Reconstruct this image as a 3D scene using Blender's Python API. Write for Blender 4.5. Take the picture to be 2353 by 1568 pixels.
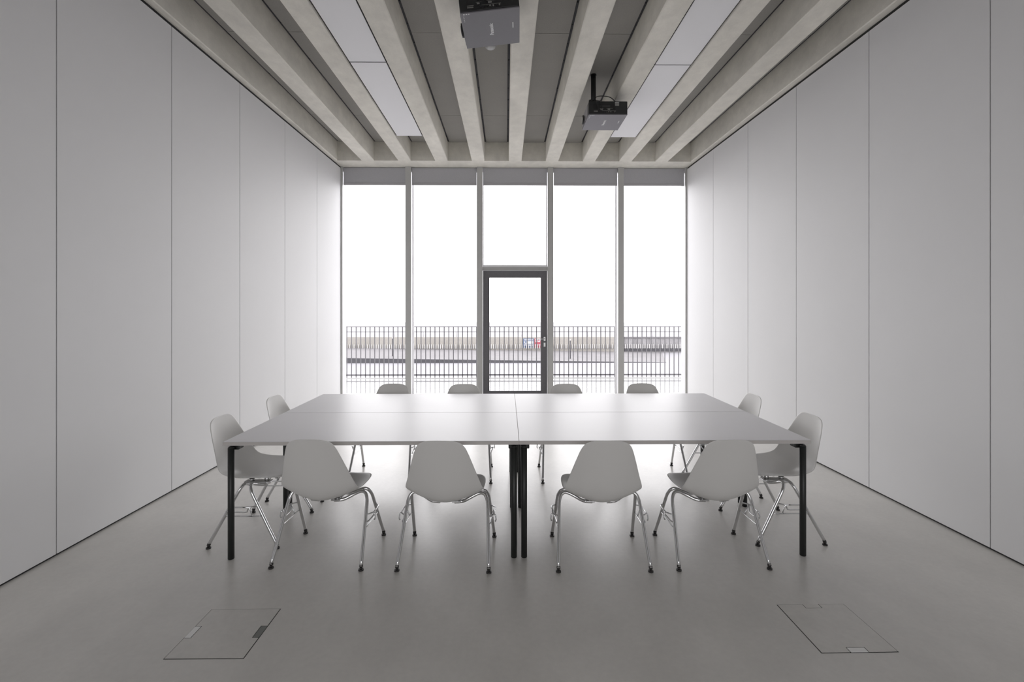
import bpy, bmesh, math, random
from mathutils import Vector, Matrix
random.seed(7)
for o in list(bpy.data.objects):
    bpy.data.objects.remove(o)
scene = bpy.context.scene
COL = scene.collection
PI = math.pi

YB, YF = -4.6, 8.19           # wall behind the camera, inner face of the glazed front
RX0, RX1, RZ0, RZ1 = -2.2, 2.5, 0.9, 3.5     # unseen opening behind the camera, added to let in fill light
# ------------------------------------------------------------------ camera, world, exposure
F_PX, W_PX = 1111.0, 2353.0
cam_d = bpy.data.cameras.new('camera')
cam_d.sensor_fit = 'HORIZONTAL'
cam_d.sensor_width = 36.0
cam_d.lens = 36.0 * F_PX / W_PX
cam_d.shift_y = -79.0 / W_PX
cam_d.clip_start = 0.05
cam_d.clip_end = 500
cam = bpy.data.objects.new('camera', cam_d)
COL.objects.link(cam)
cam.location = (0, 0, 1.55)
cam.rotation_euler = (PI / 2, 0, -0.0122)
scene.camera = cam

world = bpy.data.worlds.new('overcast_sky')
scene.world = world
world.use_nodes = True
bg = world.node_tree.nodes['Background']
bg.inputs['Color'].default_value = (0.995, 0.985, 1.0, 1)
bg.inputs['Strength'].default_value = 3.0

portal_d = bpy.data.lights.new('window_portal', 'AREA')
portal_d.shape = 'RECTANGLE'
portal_d.size, portal_d.size_y = 5.8, 3.9
portal_d.cycles.is_portal = True
portal = bpy.data.objects.new('window_portal', portal_d)
COL.objects.link(portal)
portal.location = (0.145, 8.46, 1.96)
portal.rotation_euler = (-PI / 2, 0, 0)

portal_r = bpy.data.objects.new('window_portal', portal_d.copy())  # sampling portal for the added fill-light opening behind the camera
COL.objects.link(portal_r)
portal_r.data.size, portal_r.data.size_y = RX1 - RX0, RZ1 - RZ0
portal_r.location = ((RX0 + RX1) / 2, YB - 0.36, (RZ0 + RZ1) / 2)
portal_r.rotation_euler = (PI / 2, 0, 0)

scene.view_settings.view_transform = 'Standard'
scene.view_settings.look = 'None'
scene.view_settings.gamma = 1.0
scene.view_settings.use_curve_mapping = False
scene.view_settings.exposure = 0.46

# ------------------------------------------------------------------ materials
MATS = {}
def mat(name, col, rough=0.5, metal=0.0, spec=0.5, noise=None, bump=None, rough_var=None):
    """noise: list of (scale, amount, (stretch xyz)) brightness mottling; bump: (scale, strength)."""
    m = bpy.data.materials.new(name)
    m.use_nodes = True
    nt = m.node_tree
    b = nt.nodes['Principled BSDF']
    b.inputs['Base Color'].default_value = (*col, 1)
    b.inputs['Roughness'].default_value = rough
    b.inputs['Metallic'].default_value = metal
    b.inputs['Specular IOR Level'].default_value = spec
    if noise or bump or rough_var:
        geo = nt.nodes.new('ShaderNodeNewGeometry')
    prev = None
    for sc, amt, st in (noise or []):
        mp = nt.nodes.new('ShaderNodeMapping')
        mp.inputs['Scale'].default_value = st
        nt.links.new(geo.outputs['Position'], mp.inputs['Vector'])
        n = nt.nodes.new('ShaderNodeTexNoise')
        n.inputs['Scale'].default_value = sc
        n.inputs['Detail'].default_value = 5
        n.inputs['Roughness'].default_value = 0.6
        nt.links.new(mp.outputs['Vector'], n.inputs['Vector'])
        mr = nt.nodes.new('ShaderNodeMapRange')
        mr.inputs['From Min'].default_value = 0.25
        mr.inputs['From Max'].default_value = 0.75
        mr.inputs['To Min'].default_value = 1 - amt
        mr.inputs['To Max'].default_value = 1 + amt
        nt.links.new(n.outputs['Fac'], mr.inputs['Value'])
        if prev is None:
            prev = mr.outputs['Result']
        else:
            mu = nt.nodes.new('ShaderNodeMath'); mu.operation = 'MULTIPLY'
            nt.links.new(prev, mu.inputs[0]); nt.links.new(mr.outputs['Result'], mu.inputs[1])
            prev = mu.outputs[0]
    if prev is not None:
        sc = nt.nodes.new('ShaderNodeVectorMath'); sc.operation = 'SCALE'
        sc.inputs[0].default_value = col
        nt.links.new(prev, sc.inputs['Scale'])
        nt.links.new(sc.outputs['Vector'], b.inputs['Base Color'])
    if rough_var:
        n = nt.nodes.new('ShaderNodeTexNoise')
        n.inputs['Scale'].default_value = rough_var[0]
        n.inputs['Detail'].default_value = 4
        nt.links.new(geo.outputs['Position'], n.inputs['Vector'])
        mr = nt.nodes.new('ShaderNodeMapRange')
        mr.inputs['From Min'].default_value = 0.3
        mr.inputs['From Max'].default_value = 0.7
        mr.inputs['To Min'].default_value = rough - rough_var[1]
        mr.inputs['To Max'].default_value = rough + rough_var[1]
        nt.links.new(n.outputs['Fac'], mr.inputs['Value'])
        nt.links.new(mr.outputs['Result'], b.inputs['Roughness'])
    if bump:
        n = nt.nodes.new('ShaderNodeTexNoise')
        n.inputs['Scale'].default_value = bump[0]
        n.inputs['Detail'].default_value = 4
        nt.links.new(geo.outputs['Position'], n.inputs['Vector'])
        bp = nt.nodes.new('ShaderNodeBump')
        bp.inputs['Strength'].default_value = bump[1]
        bp.inputs['Distance'].default_value = 0.01
        nt.links.new(n.outputs['Fac'], bp.inputs['Height'])
        nt.links.new(bp.outputs['Normal'], b.inputs['Normal'])
    MATS[name] = m
    return m

ONE = (1, 1, 1)
mat('wall_white', (0.82, 0.82, 0.828), 0.55, spec=0.3, noise=[(1.2, 0.012, ONE)])
mat('joint_grey', (0.5, 0.5, 0.51), 0.7)
mat('gap_black', (0.025, 0.025, 0.025), 0.8)
mat('concrete_beam', (0.80, 0.775, 0.705), 0.7, spec=0.25,
    noise=[(2.2, 0.13, (1, 0.5, 1)), (10, 0.07, (1, 0.7, 1)), (90, 0.03, ONE)], bump=(60, 0.08))
mat('acoustic', (0.375, 0.365, 0.343), 0.9, spec=0.1, noise=[(160, 0.10, ONE), (2, 0.04, ONE)], bump=(200, 0.2))
mat('slab_concrete', (0.26, 0.255, 0.24), 0.85, spec=0.1, noise=[(6, 0.08, ONE)])
mat('rail_dark', (0.035, 0.035, 0.04), 0.6)
mat('floor_concrete', (0.66, 0.645, 0.615), 0.30, spec=0.9,
    noise=[(0.7, 0.10, ONE), (3.5, 0.07, (1, 0.6, 1)), (35, 0.04, ONE)])
mat('hatch_concrete', (0.615, 0.60, 0.57), 0.38, spec=0.85, noise=[(5, 0.05, ONE), (30, 0.05, ONE)])
mat('hatch_steel', (0.80, 0.80, 0.79), 0.4, 0.2)
mat('hatch_rubber', (0.20, 0.208, 0.195), 0.55)
mat('mullion_grey', (0.52, 0.52, 0.51), 0.55, noise=[(8, 0.03, ONE)])
mat('aluminium', (0.80, 0.80, 0.815), 0.4, 0.0)
mat('door_dark', (0.14, 0.138, 0.148), 0.5, noise=[(40, 0.08, ONE)])
mat('blind_fabric', (0.50, 0.50, 0.525), 0.9, spec=0.1, noise=[(120, 0.06, (1, 1, 1))])
mat('blind_bar', (0.46, 0.45, 0.47), 0.6)
mat('chrome', (0.74, 0.745, 0.75), 0.13, 1.0)
mat('steel_satin', (0.62, 0.62, 0.62), 0.3, 1.0)
mat('glide_black', (0.03, 0.028, 0.027), 0.5)
mat('shell_white', (0.745, 0.738, 0.718), 0.33, spec=0.45, bump=(160, 0.012))
mat('laminate', (0.68, 0.673, 0.692), 0.34, spec=0.5, noise=[(3, 0.012, ONE)])
mat('edge_taupe', (0.58, 0.555, 0.535), 0.55)
mat('leg_black', (0.018, 0.02, 0.019), 0.42, spec=0.5)
mat('diffuser', (0.90, 0.90, 0.92), 0.45, spec=0.4)
mat('projector_grey', (0.185, 0.18, 0.197), 0.42, noise=[(60, 0.03, ONE)])
mat('projector_black', (0.018, 0.019, 0.020), 0.5)
mat('port_grey', (0.30, 0.30, 0.29), 0.4, 0.5)
mat('print_white', (0.82, 0.82, 0.83), 0.5)
mat('lens_glass', (0.02, 0.02, 0.03), 0.05, spec=1.0)
mat('detector_white', (0.62, 0.63, 0.65), 0.4)
mat('terrace_stone', (0.26, 0.26, 0.265), 0.07, spec=1.0, noise=[(2, 0.06, ONE)])
mat('fence_steel', (0.12, 0.117, 0.125), 0.55, 0.0)
mat('far_ground', (0.205, 0.20, 0.215), 0.7, noise=[(0.5, 0.06, (0.3, 1, 1))])
mat('far_paving', (0.15, 0.144, 0.15), 0.8, noise=[(0.8, 0.12, ONE), (9, 0.08, ONE)])
mat('far_wall_beige', (0.285, 0.27, 0.25), 0.85, noise=[(1.2, 0.10, (1, 1, 0.3)), (6, 0.10, ONE)])
mat('far_wall_grey', (0.235, 0.228, 0.235), 0.85, noise=[(1.5, 0.35, (1, 1, 0.35)), (6, 0.15, ONE)])
mat('far_dark', (0.055, 0.053, 0.06), 0.8, noise=[(6, 0.25, ONE)])
mat('far_white', (0.45, 0.445, 0.44), 0.7)
mat('sign_blue', (0.075, 0.105, 0.18), 0.6)
mat('sign_red', (0.30, 0.06, 0.085), 0.6)
mat('sign_white', (0.45, 0.45, 0.47), 0.6)

def glass_mat():
    m = bpy.data.materials.new('window_glass')
    m.use_nodes = True
    nt = m.node_tree
    nt.nodes.remove(nt.nodes['Principled BSDF'])
    out = nt.nodes['Material Output']
    tr = nt.nodes.new('ShaderNodeBsdfTransparent')
    tr.inputs['Color'].default_value = (0.945, 0.942, 0.945, 1)
    gl = nt.nodes.new('ShaderNodeBsdfGlossy')
    gl.inputs['Roughness'].default_value = 0.0
    fr = nt.nodes.new('ShaderNodeFresnel')
    fr.inputs['IOR'].default_value = 1.45
    mx = nt.nodes.new('ShaderNodeMixShader')
    nt.links.new(fr.outputs[0], mx.inputs[0])
    nt.links.new(tr.outputs[0], mx.inputs[1])
    nt.links.new(gl.outputs[0], mx.inputs[2])
    nt.links.new(mx.outputs[0], out.inputs['Surface'])
    MATS['window_glass'] = m
glass_mat()

# ------------------------------------------------------------------ mesh helpers
def bx(bm, x0, x1, y0, y1, z0, z1, M=None, bev=0.0, seg=2):
    vs = [bm.verts.new((x, y, z)) for x in (x0, x1) for y in (y0, y1) for z in (z0, z1)]
    fs = [bm.faces.new([vs[i] for i in q]) for q in
          ((0, 1, 3, 2), (4, 6, 7, 5), (0, 4, 5, 1), (2, 3, 7, 6), (0, 2, 6, 4), (1, 5, 7, 3))]
    geom = vs
    if bev > 0:
        es = list({e for f in fs for e in f.edges})
        r = bmesh.ops.bevel(bm, geom=es, offset=bev, segments=seg, affect='EDGES', profile=0.5)
        geom = list({v for f in r['faces'] for v in f.verts} | {v for v in vs if v.is_valid})
    if M is not None:
        bmesh.ops.transform(bm, matrix=M, verts=[v for v in geom if v.is_valid])
    return geom

def cyl(bm, p0, p1, r0, r1=None, n=16, caps=True):
    r1 = r0 if r1 is None else r1
    p0, p1 = Vector(p0), Vector(p1)
    d = (p1 - p0).normalized()
    a = d.orthogonal().normalized(); b = d.cross(a)
    c0 = [bm.verts.new(p0 + (a * math.cos(t) + b * math.sin(t)) * r0) for t in (2 * PI * i / n for i in range(n))]
    c1 = [bm.verts.new(p1 + (a * math.cos(t) + b * math.sin(t)) * r1) for t in (2 * PI * i / n for i in range(n))]
    for i in range(n):
        f = bm.faces.new((c0[i], c0[(i + 1) % n], c1[(i + 1) % n], c1[i])); f.smooth = True
    if caps:
        bm.faces.new(list(reversed(c0))); bm.faces.new(c1)

def catmull(pts, sub=5):
    P = [Vector(p) for p in pts]
    out = []
    for i in range(len(P) - 1):
        p0 = P[i - 1] if i > 0 else P[i] * 2 - P[i + 1]
        p1, p2 = P[i], P[i + 1]
        p3 = P[i + 2] if i + 2 < len(P) else P[i + 1] * 2 - P[i]
        for k in range(sub):
            t = k / sub
            out.append(0.5 * ((2 * p1) + (p2 - p0) * t + (2 * p0 - 5 * p1 + 4 * p2 - p3) * t * t
                              + (3 * p1 - p0 - 3 * p2 + p3) * t ** 3))
    out.append(P[-1])
    return out

def tube(bm, pts, r, n=10, sub=0):
    P = catmull(pts, sub) if sub else [Vector(p) for p in pts]
    rings = []
    t0 = (P[1] - P[0]).normalized()
    a = t0.orthogonal().normalized()
    for i, p in enumerate(P):
        if i == 0: t = (P[1] - P[0]).normalized()
        elif i == len(P) - 1: t = (P[-1] - P[-2]).normalized()
        else: t = ((P[i + 1] - p).normalized() + (p - P[i - 1]).normalized()).normalized()
        a = (a - t * a.dot(t)).normalized()
        b = t.cross(a)
        rings.append([bm.verts.new(p + (a * math.cos(k) + b * math.sin(k)) * r) for k in (2 * PI * j / n for j in range(n))])
    for i in range(len(rings) - 1):
        for j in range(n):
            f = bm.faces.new((rings[i][j], rings[i][(j + 1) % n], rings[i + 1][(j + 1) % n], rings[i + 1][j])); f.smooth = True
    bm.faces.new(list(reversed(rings[0]))); bm.faces.new(rings[-1])

def obj(name, bm, m, parent=None, loc=None):
    bmesh.ops.recalc_face_normals(bm, faces=bm.faces)
    me = bpy.data.meshes.new(name)
    bm.to_mesh(me); bm.free()
    return obj_me(name, me, m, parent, loc)

def obj_me(name, me, m, parent=None, loc=None):
    if m is not None and not me.materials:
        me.materials.append(MATS[m])
    o = bpy.data.objects.new(name, me)
    COL.objects.link(o)
    if parent is not None: o.parent = parent
    if loc is not None: o.location = loc
    return o

def box(name, x0, x1, y0, y1, z0, z1, m, parent=None, bev=0.0):
    bm = bmesh.new(); bx(bm, x0, x1, y0, y1, z0, z1, bev=bev)
    return obj(name, bm, m, parent)

def tag(o, label, cat, group=None):
    o['label'] = label; o['category'] = cat
    if group: o['group'] = group
    return o

def struct(o, label=None):
    o['kind'] = 'structure'
    if label: o['label'] = label
    return o

def empty(name, loc=(0, 0, 0), rz=0.0):
    o = bpy.data.objects.new(name, None)
    COL.objects.link(o)
    o.location = loc; o.rotation_euler = (0, 0, rz)
    return o

def copy_tree(o, parent=None):
    c = o.copy(); COL.objects.link(c); c.parent = parent
    for ch in list(o.children):
        copy_tree(ch, c)
    return c

# ------------------------------------------------------------------ room dimensions
XL, XR = -2.79, 3.08          # wall panel faces
ZS = 3.92                     # underside of the concrete beams
ZP = 3.890                    # top of the wall panels
ZT = 4.22                     # ceiling panel face between the beams
YX = 7.865                    # inner face of the cross beam above the glazing

# floor
struct(box('floor', XL - 0.25, XR + 0.25, YB - 0.2, 8.44, -0.25, 0.0, 'floor_concrete'),
       'polished grey concrete floor with faint mottling')

# side walls: a grey backing with separate white panels
def side_wall(name, face, sgn, y_first, pitch, label):
    w = box(name, min(face + sgn * 0.02, face + sgn * 0.24), max(face + sgn * 0.02, face + sgn * 0.24),
            YB - 0.2, 8.44, 0.0, 4.3, 'joint_grey')
    struct(w, label)
    x0, x1 = sorted((face, face + sgn * 0.0195))
    y = YF + 0.0
    edges = [y]
    yy = y_first
    while yy > YB:
        edges.append(yy); yy -= pitch
    edges.append(YB)
    for a, b in zip(edges[:-1], edges[1:]):
        bm = bmesh.new(); bx(bm, x0, x1, b + 0.0035, a - 0.0035, 0.014, ZP, bev=0.0015, seg=1)
        obj('wall_panel', bm, 'wall_white', w)
    # recessed dark strips at the foot and head of the panels
    xs0, xs1 = sorted((face + sgn * 0.012, face + sgn * 0.0205))
    box('shadow_gap', xs0, xs1, YB, YF, 0.0, 0.014, 'gap_black', w)
    box('shadow_gap', xs0, xs1, YB, YF, ZP, ZS, 'gap_black', w)
    # slim joint profile standing in each joint
    for yj in edges[1:-1]:
        box('joint_strip', min(face + sgn * 0.004, face + sgn * 0.02), max(face + sgn * 0.004, face + sgn * 0.02),
            yj - 0.0018, yj + 0.0018, 0.014, ZP, 'joint_grey', w)
    return w
side_wall('wall_left', XL, -1, 7.168, 1.033, 'tall white panelled wall left of the table')
side_wall('wall_right', XR, 1, 7.152, 1.028, 'tall white panelled wall right of the table')
bm = bmesh.new()
for x0, x1, z0, z1 in ((XL - 0.24, RX0, 0, 4.3), (RX1, XR + 0.24, 0, 4.3), (RX0, RX1, 0, RZ0), (RX0, RX1, RZ1, 4.3)):
    bx(bm, x0, x1, YB - 0.2, YB, z0, z1)
struct(obj('wall_back', bm, 'wall_white'), 'white wall behind the viewer, its wide opening added for fill light')

# ceiling: slab, concrete beams, panels between
ceil = box('ceiling', XL - 0.25, XR + 0.25, YB - 0.2, 8.44, 4.262, 4.50, 'slab_concrete')
struct(ceil, 'ribbed concrete ceiling with grey panels between its beams')
BC = [-2.243, -1.649, -1.051, -0.454, 0.147, 0.748, 1.350, 1.946, 2.540]
BH = 0.105
def beam(x0, x1, y0, y1):
    bm = bmesh.new()
    c = 0.008
    prof = [(x0, 4.262), (x0, ZS + c), (x0 + c, ZS), (x1 - c, ZS), (x1, ZS + c), (x1, 4.262)]
    a = [bm.verts.new((x, y0, z)) for x, z in prof]
    b = [bm.verts.new((x, y1, z)) for x, z in prof]
    n = len(prof)
    for i in range(n):
        bm.faces.new((a[i], a[(i + 1) % n], b[(i + 1) % n], b[i]))
    bm.faces.new(a); bm.faces.new(list(reversed(b)))
    return obj('beam', bm, 'concrete_beam', ceil)
for x in BC:
    beam(x - BH, x + BH, YB, YX)
edge_l = -2.732; edge_r = 3.018
beam(XL - 0.02, edge_l, YB, YX)
beam(edge_r, XR + 0.02, YB, YX)
box('cross_beam', XL - 0.02, XR + 0.02, YX, YF + 0.01, ZS, 4.262, 'concrete_beam', ceil)
box('cross_beam', XL - 0.02, XR + 0.02, YF + 0.01, 8.44, ZS, 4.262, 'concrete_beam', ceil)
bays = [(edge_l, BC[0] - BH)] + [(BC[i] + BH, BC[i + 1] - BH) for i in range(8)] + [(BC[8] + BH, edge_r)]
seams = [YX, 6.76, 4.72, 2.68, 0.64, -1.40, -3.44, YB]
for bi, (x0, x1) in enumerate(bays):
    for a, b in zip(seams[:-1], seams[1:]):
        box('ceiling_panel', x0 + 0.026, x1 - 0.026, b + 0.003, a - 0.003, ZT, ZT + 0.03, 'acoustic', ceil)
    for s, xe in ((1, x0), (-1, x1)):
        bm = bmesh.new()
        xa, xb = sorted((xe, xe + s * 0.026))
        bx(bm, xa, xb, YB, YX, ZT + 0.012, ZT + 0.03)
        y = 7.6
        while y > 2.8:
            cyl(bm, (xe + s * 0.014, y, ZT + 0.012), (xe + s * 0.014, y, ZT + 0.004), 0.007, n=6)
            y -= 0.335
        obj('panel_rail', bm, 'rail_dark', ceil)

# glazed front: mullions, windows, door
MX = [-1.656, -0.447, 0.754, 1.954]
MW = 0.048
for i, x in enumerate(MX):
    t = box('trim_%d' % (i + 1), x - MW, x + MW, YF, YF + 0.03, 0.0, ZS, 'mullion_grey', bev=0.002)
    box('mullion_fin', x - MW + 0.002, x + MW - 0.002, YF + 0.03, YF + 0.20, 0.0, ZS, 'aluminium', t)
    struct(t,
           ['slim grey mullion, leftmost of the four in the glazed front',
            'slim grey mullion just left of the glass door',
            'slim grey mullion just right of the glass door',
            'slim grey mullion, rightmost of the four in the glazed front'][i])
wb = [(XL, MX[0] - MW), (MX[0] + MW, MX[1] - MW), (MX[1] + MW, MX[2] - MW), (MX[2] + MW, MX[3] - MW), (MX[3] + MW, XR)]
YG = YF + 0.18
def window(i, x0, x1, z0, z1, label):
    w = empty('window_%d' % i, ((x0 + x1) / 2, YG, z0))
    struct(w, label)
    ox, oy, oz = -(x0 + x1) / 2, -YG, -z0
    bm = bmesh.new()
    fw = 0.014
    for a, b, c, d in ((x0, x0 + fw, z0, z1), (x1 - fw, x1, z0, z1), (x0 + fw, x1 - fw, z0, z0 + 0.045), (x0 + fw, x1 - fw, z1 - fw, z1)):
        bx(bm, a + ox, b + ox, -0.012, 0.02, c + oz, d + oz)
    obj('window_frame', bm, 'aluminium', w)
    bm = bmesh.new()
    bx(bm, x0 + fw + ox, x1 - fw + ox, 0.0, 0.0, z0 + 0.045 + oz, z1 - fw + oz)
    bm.free()
    bm = bmesh.new()
    vs = [bm.verts.new(p) for p in ((x0 + fw + ox, 0.005, z0 + 0.045 + oz), (x1 - fw + ox, 0.005, z0 + 0.045 + oz),
                                    (x1 - fw + ox, 0.005, z1 - fw + oz), (x0 + fw + ox, 0.005, z1 - fw + oz))]
    bm.faces.new(vs)
    obj('window_pane', bm, 'window_glass', w)
    return w
wl = ['tall clear window at the left end of the glazed front', 'tall clear window directly left of the glass door',
      'clear fanlight window above the glass door', 'tall clear window directly right of the glass door',
      'tall clear window at the right end of the glazed front']
ZD = 2.162
for i, (x0, x1) in enumerate(wb):
    window(i + 1, x0, x1, 0.0 if i != 2 else ZD + 0.066, ZS, wl[i])
w = window(6, RX0, RX1, RZ0, RZ1, 'invented window behind the viewer, added for fill light')  # made-up window, never in view, brightens chair backs and near floor
w.location.y = YB - 0.12
# slim jamb profiles beside the end windows
for i, (xa, xb) in enumerate(((XL, XL + 0.026), (XR - 0.026, XR))):
    t = box('trim_%d' % (5 + i), xa, xb, YF, YF + 0.03, 0.0, ZS, 'mullion_grey')
    box('jamb_reveal', xa, xb, YF + 0.03, YF + 0.20, 0.0, ZS, 'aluminium', t)
    struct(t,
           ['grey jamb strip where the glazing meets the left wall', 'grey jamb strip where the glazing meets the right wall'][i])
# transom above the door
dx0, dx1 = wb[2]
bm = bmesh.new()
bx(bm, dx0, dx1, YF + 0.03, YF + 0.19, ZD + 0.008, ZD + 0.066)
bx(bm, dx0, dx1, YF + 0.015, YF + 0.03, ZD + 0.004, ZD + 0.016)
struct(obj('trim_7', bm, 'mullion_grey'), 'grey transom bar above the glass door')

door = empty('door_1', ((dx0 + dx1) / 2, YF + 0.07, 0))
struct(door, 'glazed door with a dark grey frame in the middle of the glazed front')
hw = (dx1 - dx0) / 2
bm = bmesh.new()
o_ = hw - 0.006; t_ = 0.096
for a, b, c, d in ((-o_, -o_ + t_, 0.008, ZD), (o_ - t_, o_, 0.008, ZD), (-o_ + t_, o_ - t_, 0.008, 0.10), (-o_ + t_, o_ - t_, ZD - 0.108, ZD)):
    bx(bm, a, b, -0.03, 0.035, c, d)
obj('door_frame', bm, 'door_dark', door)
bm = bmesh.new()
i_ = o_ - t_
for a, b, c, d in ((-i_, -i_ + 0.012, 0.10, ZD - 0.108), (i_ - 0.012, i_, 0.10, ZD - 0.108),
                   (-i_ + 0.012, i_ - 0.012, 0.10, 0.112), (-i_ + 0.012, i_ - 0.012, ZD - 0.12, ZD - 0.108)):
    bx(bm, a, b, -0.018, 0.02, c, d)
obj('glazing_bead', bm, 'door_dark', door)
bm = bmesh.new()
bm.faces.new([bm.verts.new(p) for p in ((-i_, 0.004, 0.10), (i_, 0.004, 0.10), (i_, 0.004, ZD - 0.108), (-i_, 0.004, ZD - 0.108))])
obj('door_pane', bm, 'window_glass', door)
hx = o_ - 0.045
bm = bmesh.new()
bx(bm, hx - 0.017, hx + 0.017, -0.04, -0.03, 0.968, 1.038, bev=0.003)
hp = obj('handle_plate', bm, 'steel_satin', door)
bm = bmesh.new()
tube(bm, [(hx, -0.035, 1.004), (hx, -0.075, 1.004), (hx - 0.015, -0.088, 1.003), (hx - 0.06, -0.09, 1.002), (hx - 0.135, -0.088, 1.0)], 0.0085, 10)
obj('lever', bm, 'steel_satin', hp)
bm = bmesh.new()
bx(bm, hx - 0.017, hx + 0.017, -0.04, -0.03, 0.868, 0.938, bev=0.003)
cyl(bm, (hx, -0.04, 0.905), (hx, -0.046, 0.905), 0.009, n=12)
obj('lock_plate', bm, 'steel_satin', door)
struct(box('trim_8', dx0, dx1, YF + 0.0, YF + 0.19, 0.0, 0.008, 'aluminium'), 'flat metal threshold under the glass door')

# roller blinds
bl = ['grey roller blind at the left end of the glazed front', 'grey roller blind second from the left wall',
      'grey roller blind above the glass door', 'grey roller blind second from the right wall',
      'grey roller blind at the right end of the glazed front']
for i, (x0, x1) in enumerate(wb):
    g = 0.008
    if i == 0: x0 = x0 + 0.026
    if i == 4: x1 = x1 - 0.026
    r = empty('roller_blind', ((x0 + x1) / 2, YF + 0.05, 3.615))
    tag(r, bl[i], 'blind', 'roller blinds drawn up under the beam')
    w = (x1 - x0) / 2 - g
    box('fabric', -w, w, -0.002, 0.002, 0.036, ZS - 3.615 - 0.012, 'blind_fabric', r)
    bm = bmesh.new(); bx(bm, -w, w, -0.008, 0.008, 0.0, 0.040, bev=0.003)
    obj('bottom_bar', bm, 'blind_bar', r)
    bm = bmesh.new(); bx(bm, -w - 0.006, w + 0.006, 0.006, 0.045, ZS - 3.615 - 0.075, ZS - 3.615 - 0.001, bev=0.004)
    obj('roller_case', bm, 'blind_bar', r)

# ------------------------------------------------------------------ tables
ZTAB = 0.728
def make_table():
    t = empty('meeting_table')
    bm = bmesh.new()
    w, d = 0.899, 0.4
    bx(bm, -w, w, -d, d, ZTAB - 0.024, ZTAB, bev=0.0012, seg=1)
    bmesh.ops.recalc_face_normals(bm, faces=bm.faces)
    me = bpy.data.meshes.new('tabletop'); bm.to_mesh(me); bm.free()
    obj_me('tabletop', me, 'laminate', t)
    bm = bmesh.new()
    e = 0.0012
    z0, z1 = ZTAB - 0.0225, ZTAB - 0.0022
    bx(bm, -w - e, w + e, -d - e, -d + 0.002, z0, z1); bx(bm, -w - e, w + e, d - 0.002, d + e, z0, z1)
    bx(bm, -w - e, -w + 0.002, -d + 0.002, d - 0.002, z0, z1); bx(bm, w - 0.002, w + e, -d + 0.002, d - 0.002, z0, z1)
    obj('edge_band', bm, 'edge_taupe', t)
    for sx in (-1, 1):
        for sy in (-1, 1):
            lx, ly = sx * (w - 0.030), sy * (d - 0.032)
            bm = bmesh.new()
            cyl(bm, (lx, ly, 0.003), (lx, ly, ZTAB - 0.046), 0.0185, n=20)
            cyl(bm, (lx, ly, ZTAB - 0.046), (lx, ly, ZTAB - 0.038), 0.0185, 0.013, n=20)
            cyl(bm, (lx, ly, 0.0), (lx, ly, 0.003), 0.016, 0.0185, n=20)
            leg = obj('leg', bm, 'leg_black', t)
            bm = bmesh.new()
            xa, xb = sorted((lx + sx * 0.022, lx - sx * 0.034))
            ya, yb = sorted((ly - sy * 0.024, ly - sy * 0.085))
            bx(bm, xa, xb, ya, yb, ZTAB - 0.066, ZTAB - 0.024, bev=0.006)
            yc, yd = sorted((ly, ly - sy * 0.05))
            bx(bm, lx - 0.010, lx + 0.010, yc, yd, ZTAB - 0.060, ZTAB - 0.044)
            obj('corner_bracket', bm, 'leg_black', leg)
    return t
XC = 0.080; YT0 = 2.958
tab0 = make_table()
tl = [((-1, 0), 'white-topped table nearest the viewer on the left, with black legs'),
      ((1, 0), 'white-topped table nearest the viewer on the right, with black legs'),
      ((-1, 1), 'white-topped table on the window side, left half of the far row'),
      ((1, 1), 'white-topped table on the window side, right half of the far row')]
for i, ((sx, r), lab) in enumerate(tl):
    t = tab0 if i == 0 else copy_tree(tab0)
    t.location = (XC + sx * 0.9005, YT0 + 0.4013 + r * 0.8045, 0)
    tag(t, lab, 'table', 'four white tables pushed together')

# ------------------------------------------------------------------ chairs
ROWS = [  # centre (y, z), edge (half width, y, z)
    ((0.232, 0.402), (0.125, 0.214, 0.408)),
    ((0.230, 0.415), (0.150, 0.210, 0.419)),
    ((0.218, 0.422), (0.182, 0.196, 0.427)),
    ((0.185, 0.420), (0.208, 0.165, 0.433)),
    ((0.130, 0.408), (0.224, 0.112, 0.438)),
    ((0.060, 0.393), (0.231, 0.045, 0.441)),
    ((-0.010, 0.381), (0.233, -0.020, 0.444)),
    ((-0.070, 0.374), (0.233, -0.075, 0.447)),
    ((-0.125, 0.374), (0.234, -0.120, 0.454)),
    ((-0.172, 0.386), (0.2345, -0.155, 0.464)),
    ((-0.208, 0.412), (0.232, -0.178, 0.482)),
    ((-0.232, 0.450), (0.223, -0.193, 0.510)),
    ((-0.250, 0.505), (0.208, -0.209, 0.553)),
    ((-0.266, 0.575), (0.191, -0.232, 0.608)),
    ((-0.280, 0.645), (0.173, -0.256, 0.665)),
    ((-0.292, 0.705), (0.157, -0.276, 0.714)),
    ((-0.300, 0.748), (0.143, -0.290, 0.748)),
    ((-0.305, 0.773), (0.127, -0.298, 0.769)),
    ((-0.307, 0.786), (0.100, -0.303, 0.782)),
    ((-0.308, 0.790), (0.070, -0.306, 0.788)),
]
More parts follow.
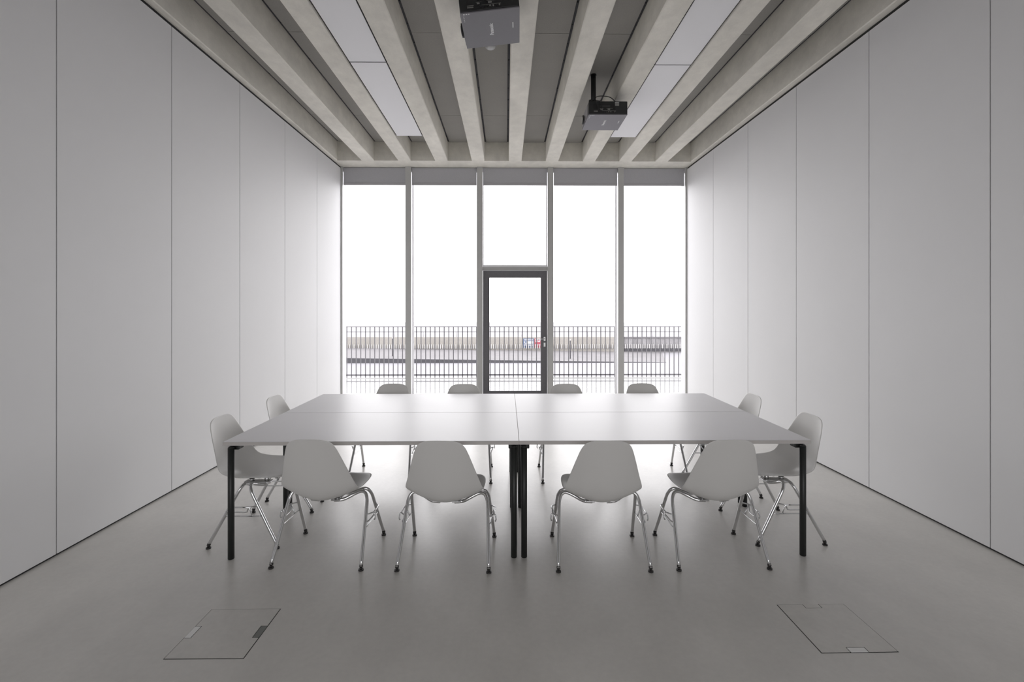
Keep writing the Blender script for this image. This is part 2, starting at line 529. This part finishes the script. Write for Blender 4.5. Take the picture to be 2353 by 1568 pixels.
def make_shell():
    NU = 12
    bm = bmesh.new()
    grid = []
    for (cy, cz), (hw, ey, ez) in ROWS:
        ex = 1.65 if cz < 0.45 else min(2.1, 1.65 + (cz - 0.45) * 5)
        row = []
        for j in range(NU + 1):
            u = -1 + 2 * j / NU
            k = abs(u) ** ex
            row.append(bm.verts.new((hw * u, cy + (ey - cy) * k, cz + (ez - cz) * k)))
        grid.append(row)
    for i in range(len(grid) - 1):
        for j in range(NU):
            bm.faces.new((grid[i][j], grid[i][j + 1], grid[i + 1][j + 1], grid[i + 1][j]))
    bmesh.ops.recalc_face_normals(bm, faces=bm.faces)
    me = bpy.data.meshes.new('shell_raw'); bm.to_mesh(me); bm.free()
    tmp = bpy.data.objects.new('shell_raw', me); COL.objects.link(tmp)
    so = tmp.modifiers.new('s', 'SOLIDIFY'); so.thickness = 0.008; so.offset = 0
    ss = tmp.modifiers.new('d', 'SUBSURF'); ss.levels = 2; ss.render_levels = 2
    dg = bpy.context.evaluated_depsgraph_get()
    res = bpy.data.meshes.new_from_object(tmp.evaluated_get(dg))
    bpy.data.objects.remove(tmp); bpy.data.meshes.remove(me)
    res.name = 'seat_shell'
    for p in res.polygons: p.use_smooth = True
    return res

def make_chair():
    c = empty('shell_chair')
    obj_me('seat_shell', make_shell(), 'shell_white', c)
    FX, FY = 0.270, 0.220
    for sx in (-1, 1):
        for sy in (-1, 1):
            bm = bmesh.new()
            tube(bm, [(sx * FX, sy * FY, 0.022), (sx * 0.2633, sy * 0.166, 0.120), (sx * 0.2563, sy * 0.110, 0.225),
                      (sx * 0.250, sy * 0.060, 0.320), (sx * 0.245, sy * 0.043, 0.353), (sx * 0.233, sy * 0.030, 0.378),
                      (sx * 0.213, sy * 0.024, 0.389), (sx * 0.190, sy * 0.023, 0.386), (sx * 0.152, sy * 0.028, 0.369),
                      (sx * 0.112, sy * 0.043, 0.351), (sx * 0.085, sy * 0.054, 0.346), (sx * 0.045, sy * 0.060, 0.345)],
                 0.0102, 12, sub=4)
            leg = obj('leg', bm, 'chrome', c)
            bm = bmesh.new()
            x, y = sx * FX, sy * FY
            cyl(bm, (x, y, 0.0), (x, y, 0.008), 0.0155, 0.0148, n=16)
            cyl(bm, (x, y, 0.008), (x, y, 0.018), 0.0075, n=12)
            cyl(bm, (x, y, 0.018), (x - sx * 0.0005, y - sy * 0.005, 0.030), 0.0110, n=12)
            obj('foot_glide', bm, 'glide_black', leg)
    bm = bmesh.new()
    for sx in (-1, 1):
        bx(bm, sx * 0.062 - 0.026, sx * 0.062 + 0.026, -0.095, 0.085, 0.353, 0.361, bev=0.002)
        for sy in (-1, 1):
            cyl(bm, (sx * 0.062, sy * 0.052, 0.358), (sx * 0.062, sy * 0.052, 0.392 if sy > 0 else 0.378), 0.017, n=14)
    obj('mount_plate', bm, 'steel_satin', c)
    for sx in (-1, 1):   # wire coupling hooks between front and rear leg
        bm = bmesh.new()
        r = 0.0044
        def P(dx, y, z): return (sx * (0.257 - (z - 0.212) * 0.066 + dx), y, z)
        tube(bm, [P(0, -0.121, 0.205), P(0.006, -0.10, 0.204), P(0.006, 0.10, 0.204), P(0, 0.121, 0.205)], r, 6)
        tube(bm, [P(0, -0.087, 0.268), P(0.020, -0.07, 0.270), P(0.036, -0.05, 0.271), P(0.036, 0.05, 0.271), P(0.020, 0.070, 0.270), P(0, 0.087, 0.268)], r, 6)
        tube(bm, [P(0.006, 0.055, 0.204), P(0.012, 0.055, 0.22), P(0.036, 0.052, 0.271)], r, 6)
        tube(bm, [P(0.036, -0.05, 0.271), P(0.044, -0.052, 0.262), P(0.046, -0.054, 0.238), P(0.040, -0.055, 0.226)], r, 6)
        tube(bm, [P(0.004, -0.112, 0.232), P(0.016, -0.09, 0.234), P(0.020, 0.015, 0.234), P(0.024, 0.032, 0.238), P(0.030, 0.040, 0.255), P(0.035, 0.05, 0.270)], r, 6)
        obj('coupling_wire', bm, 'chrome', c)
    return c

chair0 = make_chair()
G1 = 'white shell chairs around the tables'
CH = [(-1.111, 3.086, -3.0, 'white shell chair with its back to the viewer, leftmost of the near row'),
      (-0.360, 3.049, -2.8, 'white shell chair with its back to the viewer, second from left in the near row'),
      (0.578, 3.038, -0.6, 'white shell chair with its back to the viewer, third from left in the near row'),
      (1.282, 3.051, 0.8, 'white shell chair with its back to the viewer, rightmost of the near row'),
      (-1.684, 3.389, -90.6, 'white shell chair at the left end of the tables, nearer the viewer'),
      (-1.678, 4.137, -91.0, 'white shell chair at the left end of the tables, nearer the window'),
      (1.850, 3.385, 90.3, 'white shell chair at the right end of the tables, nearer the viewer'),
      (1.845, 4.160, 90.0, 'white shell chair at the right end of the tables, nearer the window'),
      (-1.120, 4.490, 178.5, 'white shell chair on the window side of the tables, leftmost of that row'),
      (-0.408, 4.457, 181.0, 'white shell chair on the window side, just left of the glass door'),
      (0.590, 4.460, 180.5, 'white shell chair on the window side, just right of the glass door'),
      (1.343, 4.475, 180.0, 'white shell chair on the window side of the tables, rightmost of that row')]
for i, (x, y, a, lab) in enumerate(CH):
    c = chair0 if i == 0 else copy_tree(chair0)
    c.location = (x, y, 0); c.rotation_euler = (0, 0, math.radians(a))
    tag(c, lab, 'chair', G1)

# ------------------------------------------------------------------ floor hatches
def hatch(cx, cy, rz, tabs, label):
    h = empty('floor_hatch', (cx, cy, 0), rz)
    tag(h, label, 'floor hatch', 'flush floor hatches in the concrete')
    s = 0.176
    bm = bmesh.new(); bx(bm, -s, s, -s, s, 0.0, 0.0006)
    obj('hatch_frame', bm, 'gap_black', h)
    bm = bmesh.new()
    g = 0.0035
    # lid with two notches, on opposite sides (local x)
    tw, td = 0.040, 0.031
    pts = [(-s + g, -s + g), (s - g, -s + g), (s - g, -tw - g), (s - td - g, -tw - g), (s - td - g, tw + g), (s - g, tw + g),
           (s - g, s - g), (-s + g, s - g), (-s + g, tw + g), (-s + td + g, tw + g), (-s + td + g, -tw - g), (-s + g, -tw - g)]
    top = [bm.verts.new((x, y, 0.0022)) for x, y in pts]
    bot = [bm.verts.new((x, y, 0.0004)) for x, y in pts]
    bm.faces.new(top); bm.faces.new(list(reversed(bot)))
    for i in range(len(pts)):
        bm.faces.new((bot[i], bot[(i + 1) % 12], top[(i + 1) % 12], top[i]))
    obj('hatch_lid', bm, 'hatch_concrete', h)
    for sx, m in zip((-1, 1), tabs):
        xa, xb = sorted((sx * (s - g * 0.5), sx * (s - td)))
        bm = bmesh.new(); bx(bm, xa, xb, -tw, tw, 0.0005, 0.0024, bev=0.0008, seg=1)
        t = obj('cable_flap', bm, m, h)
        if m == 'hatch_rubber': t['label'] = 'dark grey cable flap'
    return h
hatch(-1.330, 2.317, 0.0, ('hatch_steel', 'hatch_rubber'), 'square floor hatch in the concrete at lower left, with one dark flap')
hatch(1.583, 2.320, PI / 2 + 0.01, ('hatch_steel', 'hatch_concrete'), 'square floor hatch in the concrete at lower right, with two pale flaps')

# ------------------------------------------------------------------ ceiling lights
def ceiling_light(x0, x1, y0, y1, label):
    zc = 3.944
    c = empty('ceiling_light', ((x0 + x1) / 2, (y0 + y1) / 2, zc))
    tag(c, label, 'ceiling light', 'flat light panels between the beams')
    w, l = (x1 - x0) / 2, (y1 - y0) / 2
    bm = bmesh.new(); bx(bm, -w, w, -l, l, 0.0, 0.006, bev=0.002, seg=1)
    obj('diffuser', bm, 'diffuser', c)
    bm = bmesh.new(); bx(bm, -w - 0.010, w + 0.008, -l - 0.004, l - 0.004, 0.007, 0.062)
    obj('housing', bm, 'gap_black', c)
    for sy in (-0.6, 0.6):
        bm = bmesh.new()
        cyl(bm, (0, sy * l, 0.062), (0, sy * l, ZT - zc), 0.006, n=8)
        obj('hanger_rod', bm, 'steel_satin', c)
for side, (x0, x1, yo) in (('left', (-1.529, -1.176, 0.0)), ('right', (1.474, 1.828, 0.02))):
    ceiling_light(x0, x1, 4.757 + yo, 6.79 + yo, 'flat white ceiling light panel on the %s, the one nearer the window' % side)
    ceiling_light(x0, x1, 2.715 + yo, 4.743 + yo, 'flat white ceiling light panel on the %s, cut by the top of the picture' % side)

# ------------------------------------------------------------------ smoke detector
bm = bmesh.new()
prof = [(0.055, 0.0), (0.056, -0.012), (0.050, -0.026), (0.040, -0.036), (0.026, -0.042), (0.0, -0.044)]
n = 24
rings = []
for r, z in prof[:-1]:
    rings.append([bm.verts.new((r * math.cos(2 * PI * k / n), r * math.sin(2 * PI * k / n), z)) for k in range(n)])
tip = bm.verts.new((0, 0, prof[-1][1]))
for a, b in zip(rings[:-1], rings[1:]):
    for k in range(n):
        f = bm.faces.new((a[k], a[(k + 1) % n], b[(k + 1) % n], b[k])); f.smooth = True
for k in range(n):
    bm.faces.new((rings[-1][k], rings[-1][(k + 1) % n], tip))
bm.faces.new(rings[0])
sd = empty('smoke_detector', (-0.160, 4.93, ZT))
tag(sd, 'small round pale smoke detector on the ceiling behind the nearer projector', 'smoke detector')
obj('dome', bm, 'detector_white', sd)
bm = bmesh.new(); cyl(bm, (0, 0, 0.0), (0, 0, -0.010), 0.062, 0.060, n=28)
obj('base_ring', bm, 'detector_white', sd)

# ------------------------------------------------------------------ projectors
def text_mesh(body, size, bold=0.0):
    cu = bpy.data.curves.new('txt', 'FONT')
    cu.body = body; cu.size = size; cu.align_x = 'CENTER'; cu.align_y = 'CENTER'
    cu.extrude = 0.0004; cu.offset = bold
    o = bpy.data.objects.new('txt', cu); COL.objects.link(o)
    dg = bpy.context.evaluated_depsgraph_get()
    me = bpy.data.meshes.new_from_object(o.evaluated_get(dg))
    bpy.data.objects.remove(o); bpy.data.curves.remove(cu)
    return me

def projector(loc, rz, roll, pole_x, label):
    """loc is the centre of the underside; lens looks to local -x, sockets face local -y."""
    p = empty('ceiling_projector', loc, rz)
    tag(p, label, 'projector', 'ceiling projectors')
    R = Matrix.Rotation(roll, 4, 'Y')
    W, D, H = 0.215, 0.237, 0.150
    def part(name, bm, m, par=p):
        bmesh.ops.transform(bm, matrix=R, verts=bm.verts)
        return obj(name, bm, m, par)
    bm = bmesh.new(); bx(bm, -W, W, -D + 0.004, D, 0.0, 0.010, bev=0.003)
    base = part('underside', bm, 'projector_grey')
    bm = bmesh.new(); bx(bm, -W + 0.001, W - 0.001, -D, D - 0.002, 0.009, H, bev=0.006)
    part('body', bm, 'projector_black')
    # lens barrel on the left side
    bm = bmesh.new()
    cyl(bm, (-W + 0.004, 0.085, 0.065), (-W - 0.020, 0.085, 0.065), 0.052, 0.050, n=28)
    lens = part('lens_barrel', bm, 'projector_black')
    bm = bmesh.new()
    cyl(bm, (-W - 0.0195, 0.085, 0.065), (-W - 0.024, 0.085, 0.065), 0.040, 0.034, n=28)
    part('lens_glass', bm, 'lens_glass', lens)
    # side bezel
    bm = bmesh.new(); bx(bm, -W - 0.004, -W + 0.004, -D + 0.06, D - 0.03, 0.012, H - 0.012, bev=0.003)
    part('lens_bezel', bm, 'projector_grey')
    # socket panel facing the viewer
    bm = bmesh.new(); bx(bm, -W + 0.05, W - 0.13, -D - 0.0015, -D + 0.004, 0.018, H - 0.035)
    panel = part('socket_panel', bm, 'gap_black')
    y0, y1 = -D - 0.004, -D - 0.001
    for a, b, c, d in ((-0.16, -0.115, 0.030, 0.038), (-0.16, -0.112, 0.044, 0.048), (-0.072, 0.085, 0.041, 0.0435), (-0.095, -0.055, 0.066, 0.0685),
                       (-0.02, 0.050, 0.068, 0.0705), (-0.09, 0.02, 0.094, 0.097)):
        bm = bmesh.new(); bx(bm, a, b, y0, y1, c, d)
        part('socket_strip', bm, 'port_grey', panel)
    for k in range(7):
        bm = bmesh.new()
        x = -0.062 + k * 0.0225
        cyl(bm, (x, -D - 0.001, 0.030), (x, -D - 0.010, 0.030), 0.0058, n=10)
        part('socket', bm, 'port_grey' if k in (3, 4, 6) else 'projector_black', panel)
    for x in (-0.088, -0.008):
        bm = bmesh.new()
        bx(bm, x, x + 0.028, -D - 0.009, -D - 0.001, 0.050, 0.064, bev=0.002)
        part('socket', bm, 'port_grey', panel)
    bm = bmesh.new(); bx(bm, 0.075, 0.120, -D - 0.003, -D + 0.002, H - 0.052, H - 0.012)
    plate = part('rating_plate', bm, 'port_grey')
    bm = bmesh.new(); bx(bm, 0.075, 0.120, -D - 0.004, -D - 0.002, H - 0.017, H - 0.012)
    part('plate_stripe', bm, 'print_white', plate)
    # printing on the underside
    T = R @ Matrix(((0, -1, 0, 0), (-1, 0, 0, 0), (0, 0, -1, -0.0004), (0, 0, 0, 1)))
    me = text_mesh('Panasonic', 0.039, 0.0013); me.transform(T)
    obj_me('maker_lettering', me, 'print_white', base)
    bm = bmesh.new(); bx(bm, 0.160, 0.167, -0.060, 0.010, -0.0010, 0.002)
    part('sticker', bm, 'print_white', base)
    bm = bmesh.new()
    for k in range(3): bx(bm, -0.195 + k * 0.017, -0.184 + k * 0.017, -D + 0.012, -D + 0.022, -0.0007, 0.002)
    for k in range(4): bx(bm, -0.196, -0.191, -D + 0.04 + k * 0.020, -D + 0.047 + k * 0.020, -0.0007, 0.002)
    part('indicator_marks', bm, 'print_white', base)
    # mount
    px = pole_x
    top = ZT - loc[2]
    bm = bmesh.new(); cyl(bm, (px, -0.02, H - 0.01), (px, -0.02, top - 0.004), 0.029, n=20)
    pole = obj('mount_pole', bm, 'projector_black', p)
    bm = bmesh.new(); cyl(bm, (px, -0.02, top - 0.006), (px, -0.02, top), 0.036, n=24)
    obj('ceiling_flange', bm, 'projector_black', pole)
    bm = bmesh.new()
    bx(bm, px - 0.07, px + 0.16, -0.09, 0.05, H - 0.002, H + 0.016, bev=0.004)
    bx(bm, px - 0.045, px + 0.045, -0.06, 0.02, H + 0.014, H + 0.05, bev=0.004)
    part('mount_bracket', bm, 'projector_black')
    ca = px * 0.4
    for pts in ([(ca - 0.10, -D + 0.03, H - 0.01), (ca - 0.08, -D + 0.05, H + 0.06), (ca - 0.01, -0.14, H + 0.098), (ca + 0.09, -0.14, H + 0.085), (ca + 0.15, -D + 0.05, H + 0.005)],
                [(ca - 0.15, -D + 0.02, H - 0.01), (ca - 0.12, -D + 0.03, H + 0.02), (ca - 0.05, -D + 0.07, H + 0.035), (ca + 0.0, -0.08, H + 0.05)],
                [(ca - 0.02, -D - 0.008, 0.060), (ca - 0.03, -D - 0.040, 0.085), (ca - 0.045, -D - 0.02, H - 0.01), (ca - 0.03, -D + 0.06, H + 0.03)],
                [(ca - 0.06, -D - 0.008, 0.040), (ca - 0.075, -D - 0.045, 0.08), (ca - 0.085, -D - 0.02, H - 0.005), (ca - 0.05, -D + 0.07, H + 0.03)]):
        bm = bmesh.new(); tube(bm, pts, 0.0045, 8, sub=6)
        part('cable', bm, 'projector_black')
    bm = bmesh.new(); cyl(bm, (-W + 0.022, -D + 0.03, H - 0.006), (-W + 0.022, -D + 0.03, H + 0.022), 0.019, 0.017, n=16)
    part('adjusting_foot', bm, 'projector_black')
    return p
projector((1.130, 5.575, 3.676), 0.0, 0.0, -0.125, 'dark grey projector hanging on a black pole beside the right light panel')
projector((-0.110, 3.705, 3.676), math.radians(-1.5), -math.radians(6.2), 0.0, 'dark grey projector at the top of the picture, tilted to the left')

# ------------------------------------------------------------------ outside: terrace, railing, far promenade
struct(box('terrace', -9, 9.5, 8.44, 10.72, -0.25, -0.02, 'terrace_stone'), 'pale wet terrace paving outside the glazing')
fn = empty('railing_fence', (0, 10.63, -0.02))
tag(fn, 'thin grey metal bar railing along the terrace edge outside', 'fence')
bm = bmesh.new(); bx(bm, -0.009, 0.009, -0.006, 0.006, 0.0, 1.13)
bmesh.ops.recalc_face_normals(bm, faces=bm.faces)
bar_me = bpy.data.meshes.new('bar'); bm.to_mesh(bar_me); bm.free(); bar_me.materials.append(MATS['fence_steel'])
x = -6.93
while x < 7.4:
    b = obj_me('bar', bar_me, None, fn, (x, 0, 0)); x += 0.1013
for z, h in ((1.122, 0.011), (1.010, 0.011), (0.055, 0.032)):
    box('rail', -7.0, 7.4, -0.006, 0.006, z, z + h, 'fence_steel', fn)
box('foot_rail', -7.0, 7.4, -0.03, 0.05, 0.0, 0.012, 'far_white', fn)

struct(box('ground', -70, 70, -60, 140, -3.4, -3.0, 'far_ground'), 'pale open ground beyond the railing')
# raised pavement whose dark front wall shrinks to nothing on the right
bm = bmesh.new()
pv = [(-30, 39.2, -2.345), (13.0, 39.2, -2.99), (15.5, 47.9, -2.99), (-30, 47.9, -2.345)]
a = [bm.verts.new(p) for p in pv]; b = [bm.verts.new((p[0], p[1], -3.05)) for p in pv]
bm.faces.new(a); bm.faces.new(list(reversed(b)))
for i in range(4): bm.faces.new((b[i], b[(i + 1) % 4], a[(i + 1) % 4], a[i]))
struct(obj('pavement', bm, 'far_paving'), 'grey raised pavement in front of the far wall')
bm = bmesh.new()
pv = [(-30, -2.36), (13.0, -2.985), (13.0, -3.05), (-30, -3.05)]
a = [bm.verts.new((x, 39.1, z)) for x, z in pv]; b = [bm.verts.new((x, 39.19, z)) for x, z in pv]
bm.faces.new(a); bm.faces.new(list(reversed(b)))
for i in range(4): bm.faces.new((b[i], b[(i + 1) % 4], a[(i + 1) % 4], a[i]))
tag(obj('kerb_wall', bm, 'far_dark'), 'low dark kerb wall beyond the railing, tapering to the right', 'kerb')
bw = box('boundary_wall', -40, 11.75, 48.0, 48.6, -3.05, -1.46, 'far_wall_beige')
tag(bw, 'long low beige wall in the distance beyond the railing', 'wall')
bm = bmesh.new()
bx(bm, 11.78, 17.6, 48.0, 48.6, -3.05, -1.56)
gw = obj('boundary_wall', bm, 'far_wall_grey')
tag(gw, 'stained grey end of the far wall, seen through the rightmost window', 'wall')
box('coping', 11.78, 17.6, 47.9, 48.62, -1.56, -1.46, 'far_paving', gw)
box('plinth', 11.78, 17.6, 47.9, 48.0, -2.87, -2.57, 'far_dark', gw)
pf = empty('picket_fence', (0, 47.85, -2.60))
tag(pf, 'row of short white pickets in front of the far wall', 'fence')
bm = bmesh.new(); bx(bm, -0.035, 0.035, -0.03, 0.03, 0.0, 0.42)
bmesh.ops.recalc_face_normals(bm, faces=bm.faces)
pk_me = bpy.data.meshes.new('picket'); bm.to_mesh(pk_me); bm.free(); pk_me.materials.append(MATS['far_white'])
x = -20.0
while x < 17.5:
    p = obj_me('picket', pk_me, None, pf, (x, 0, 0)); x += 0.218
box('picket_rail', -20.1, 17.5, 0.03, 0.06, 0.02, 0.07, 'far_wall_grey', pf)

def sign(name, x0, x1, m, label, rows, panel):
    s = empty(name, ((x0 + x1) / 2, 47.94, -2.58))
    tag(s, label, 'sign')
    w = (x1 - x0) / 2
    box('sign_board', -w, w, -0.02, 0.02, 0.0, 0.97, m, s)
    for (xa, xb, za, zb) in rows:
        box('lettering', xa * w, xb * w, -0.026, -0.019, za, zb, 'sign_white', s)
sign('notice_sign', 1.69, 2.76, 'sign_blue', 'blue notice sign with white lettering on the far wall',
     [(-0.80, -0.45, 0.79, 0.88), (-0.40, 0.25, 0.79, 0.88), (0.32, 0.85, 0.79, 0.88),
      (-0.80, -0.62, 0.46, 0.70), (-0.38, 0.88, 0.44, 0.71), (-0.60, -0.40, 0.44, 0.50),
      (-0.85, -0.1, 0.28, 0.38), (0.0, 0.85, 0.26, 0.38)], None)
sign('notice_sign', 2.82, 3.88, 'sign_red', 'red notice sign with white lettering beside the door handle',
     [(-0.88, -0.30, 0.78, 0.88), (-0.22, 0.2, 0.78, 0.88), (0.30, 0.85, 0.78, 0.88), (-0.85, -0.5, 0.62, 0.71), (-0.42, 0.05, 0.62, 0.71), (0.15, 0.8, 0.62, 0.71),
      (-0.85, 0.85, 0.30, 0.36)], None)

def dark_post(x, y, z0, h, label):
    s = empty('marker_post', (x, y, z0))
    tag(s, label, 'post')
    bm = bmesh.new(); cyl(bm, (0, 0, 0), (0, 0, h), 0.042, n=12)
    obj('post', bm, 'far_dark', s)
    bm = bmesh.new(); cyl(bm, (0, 0, h), (0, 0, h + 0.10), 0.05, n=12)
    obj('cap', bm, 'far_white', s)
dark_post(-9.60, 41.0, -2.66, 1.50, 'dark post with a white cap beyond the railing, in the leftmost window')
dark_post(5.45, 41.0, -2.89, 1.55, 'dark post with a white cap beyond the railing, right of the door')
for k, (u, lab) in enumerate(((-11.1, 'thin pole on the far wall in the leftmost window'), (-8.25, 'thin pole on the far wall, left of the door, farther from it'),
                              (-4.97, 'thin pole on the far wall, left of the door, nearer to it'), (1.56, 'thin pole on the far wall above the blue sign'),
                              (4.84, 'thin pole on the far wall, just right of the door'), (8.17, 'thin pole on the far wall, second right of the door'),
                              (14.7, 'thin pole on the far wall in the rightmost window'))):
    bm = bmesh.new(); cyl(bm, (0, 0, 0), (0, 0, 0.42), 0.022, n=8); cyl(bm, (0, 0, 0.42), (0, 0, 0.45), 0.03, 0.01, n=8)
    o = obj('wall_pole', bm, 'far_wall_grey', None, (u, 48.3, -1.46))
    tag(o, lab, 'pole', 'thin poles along the far wall')
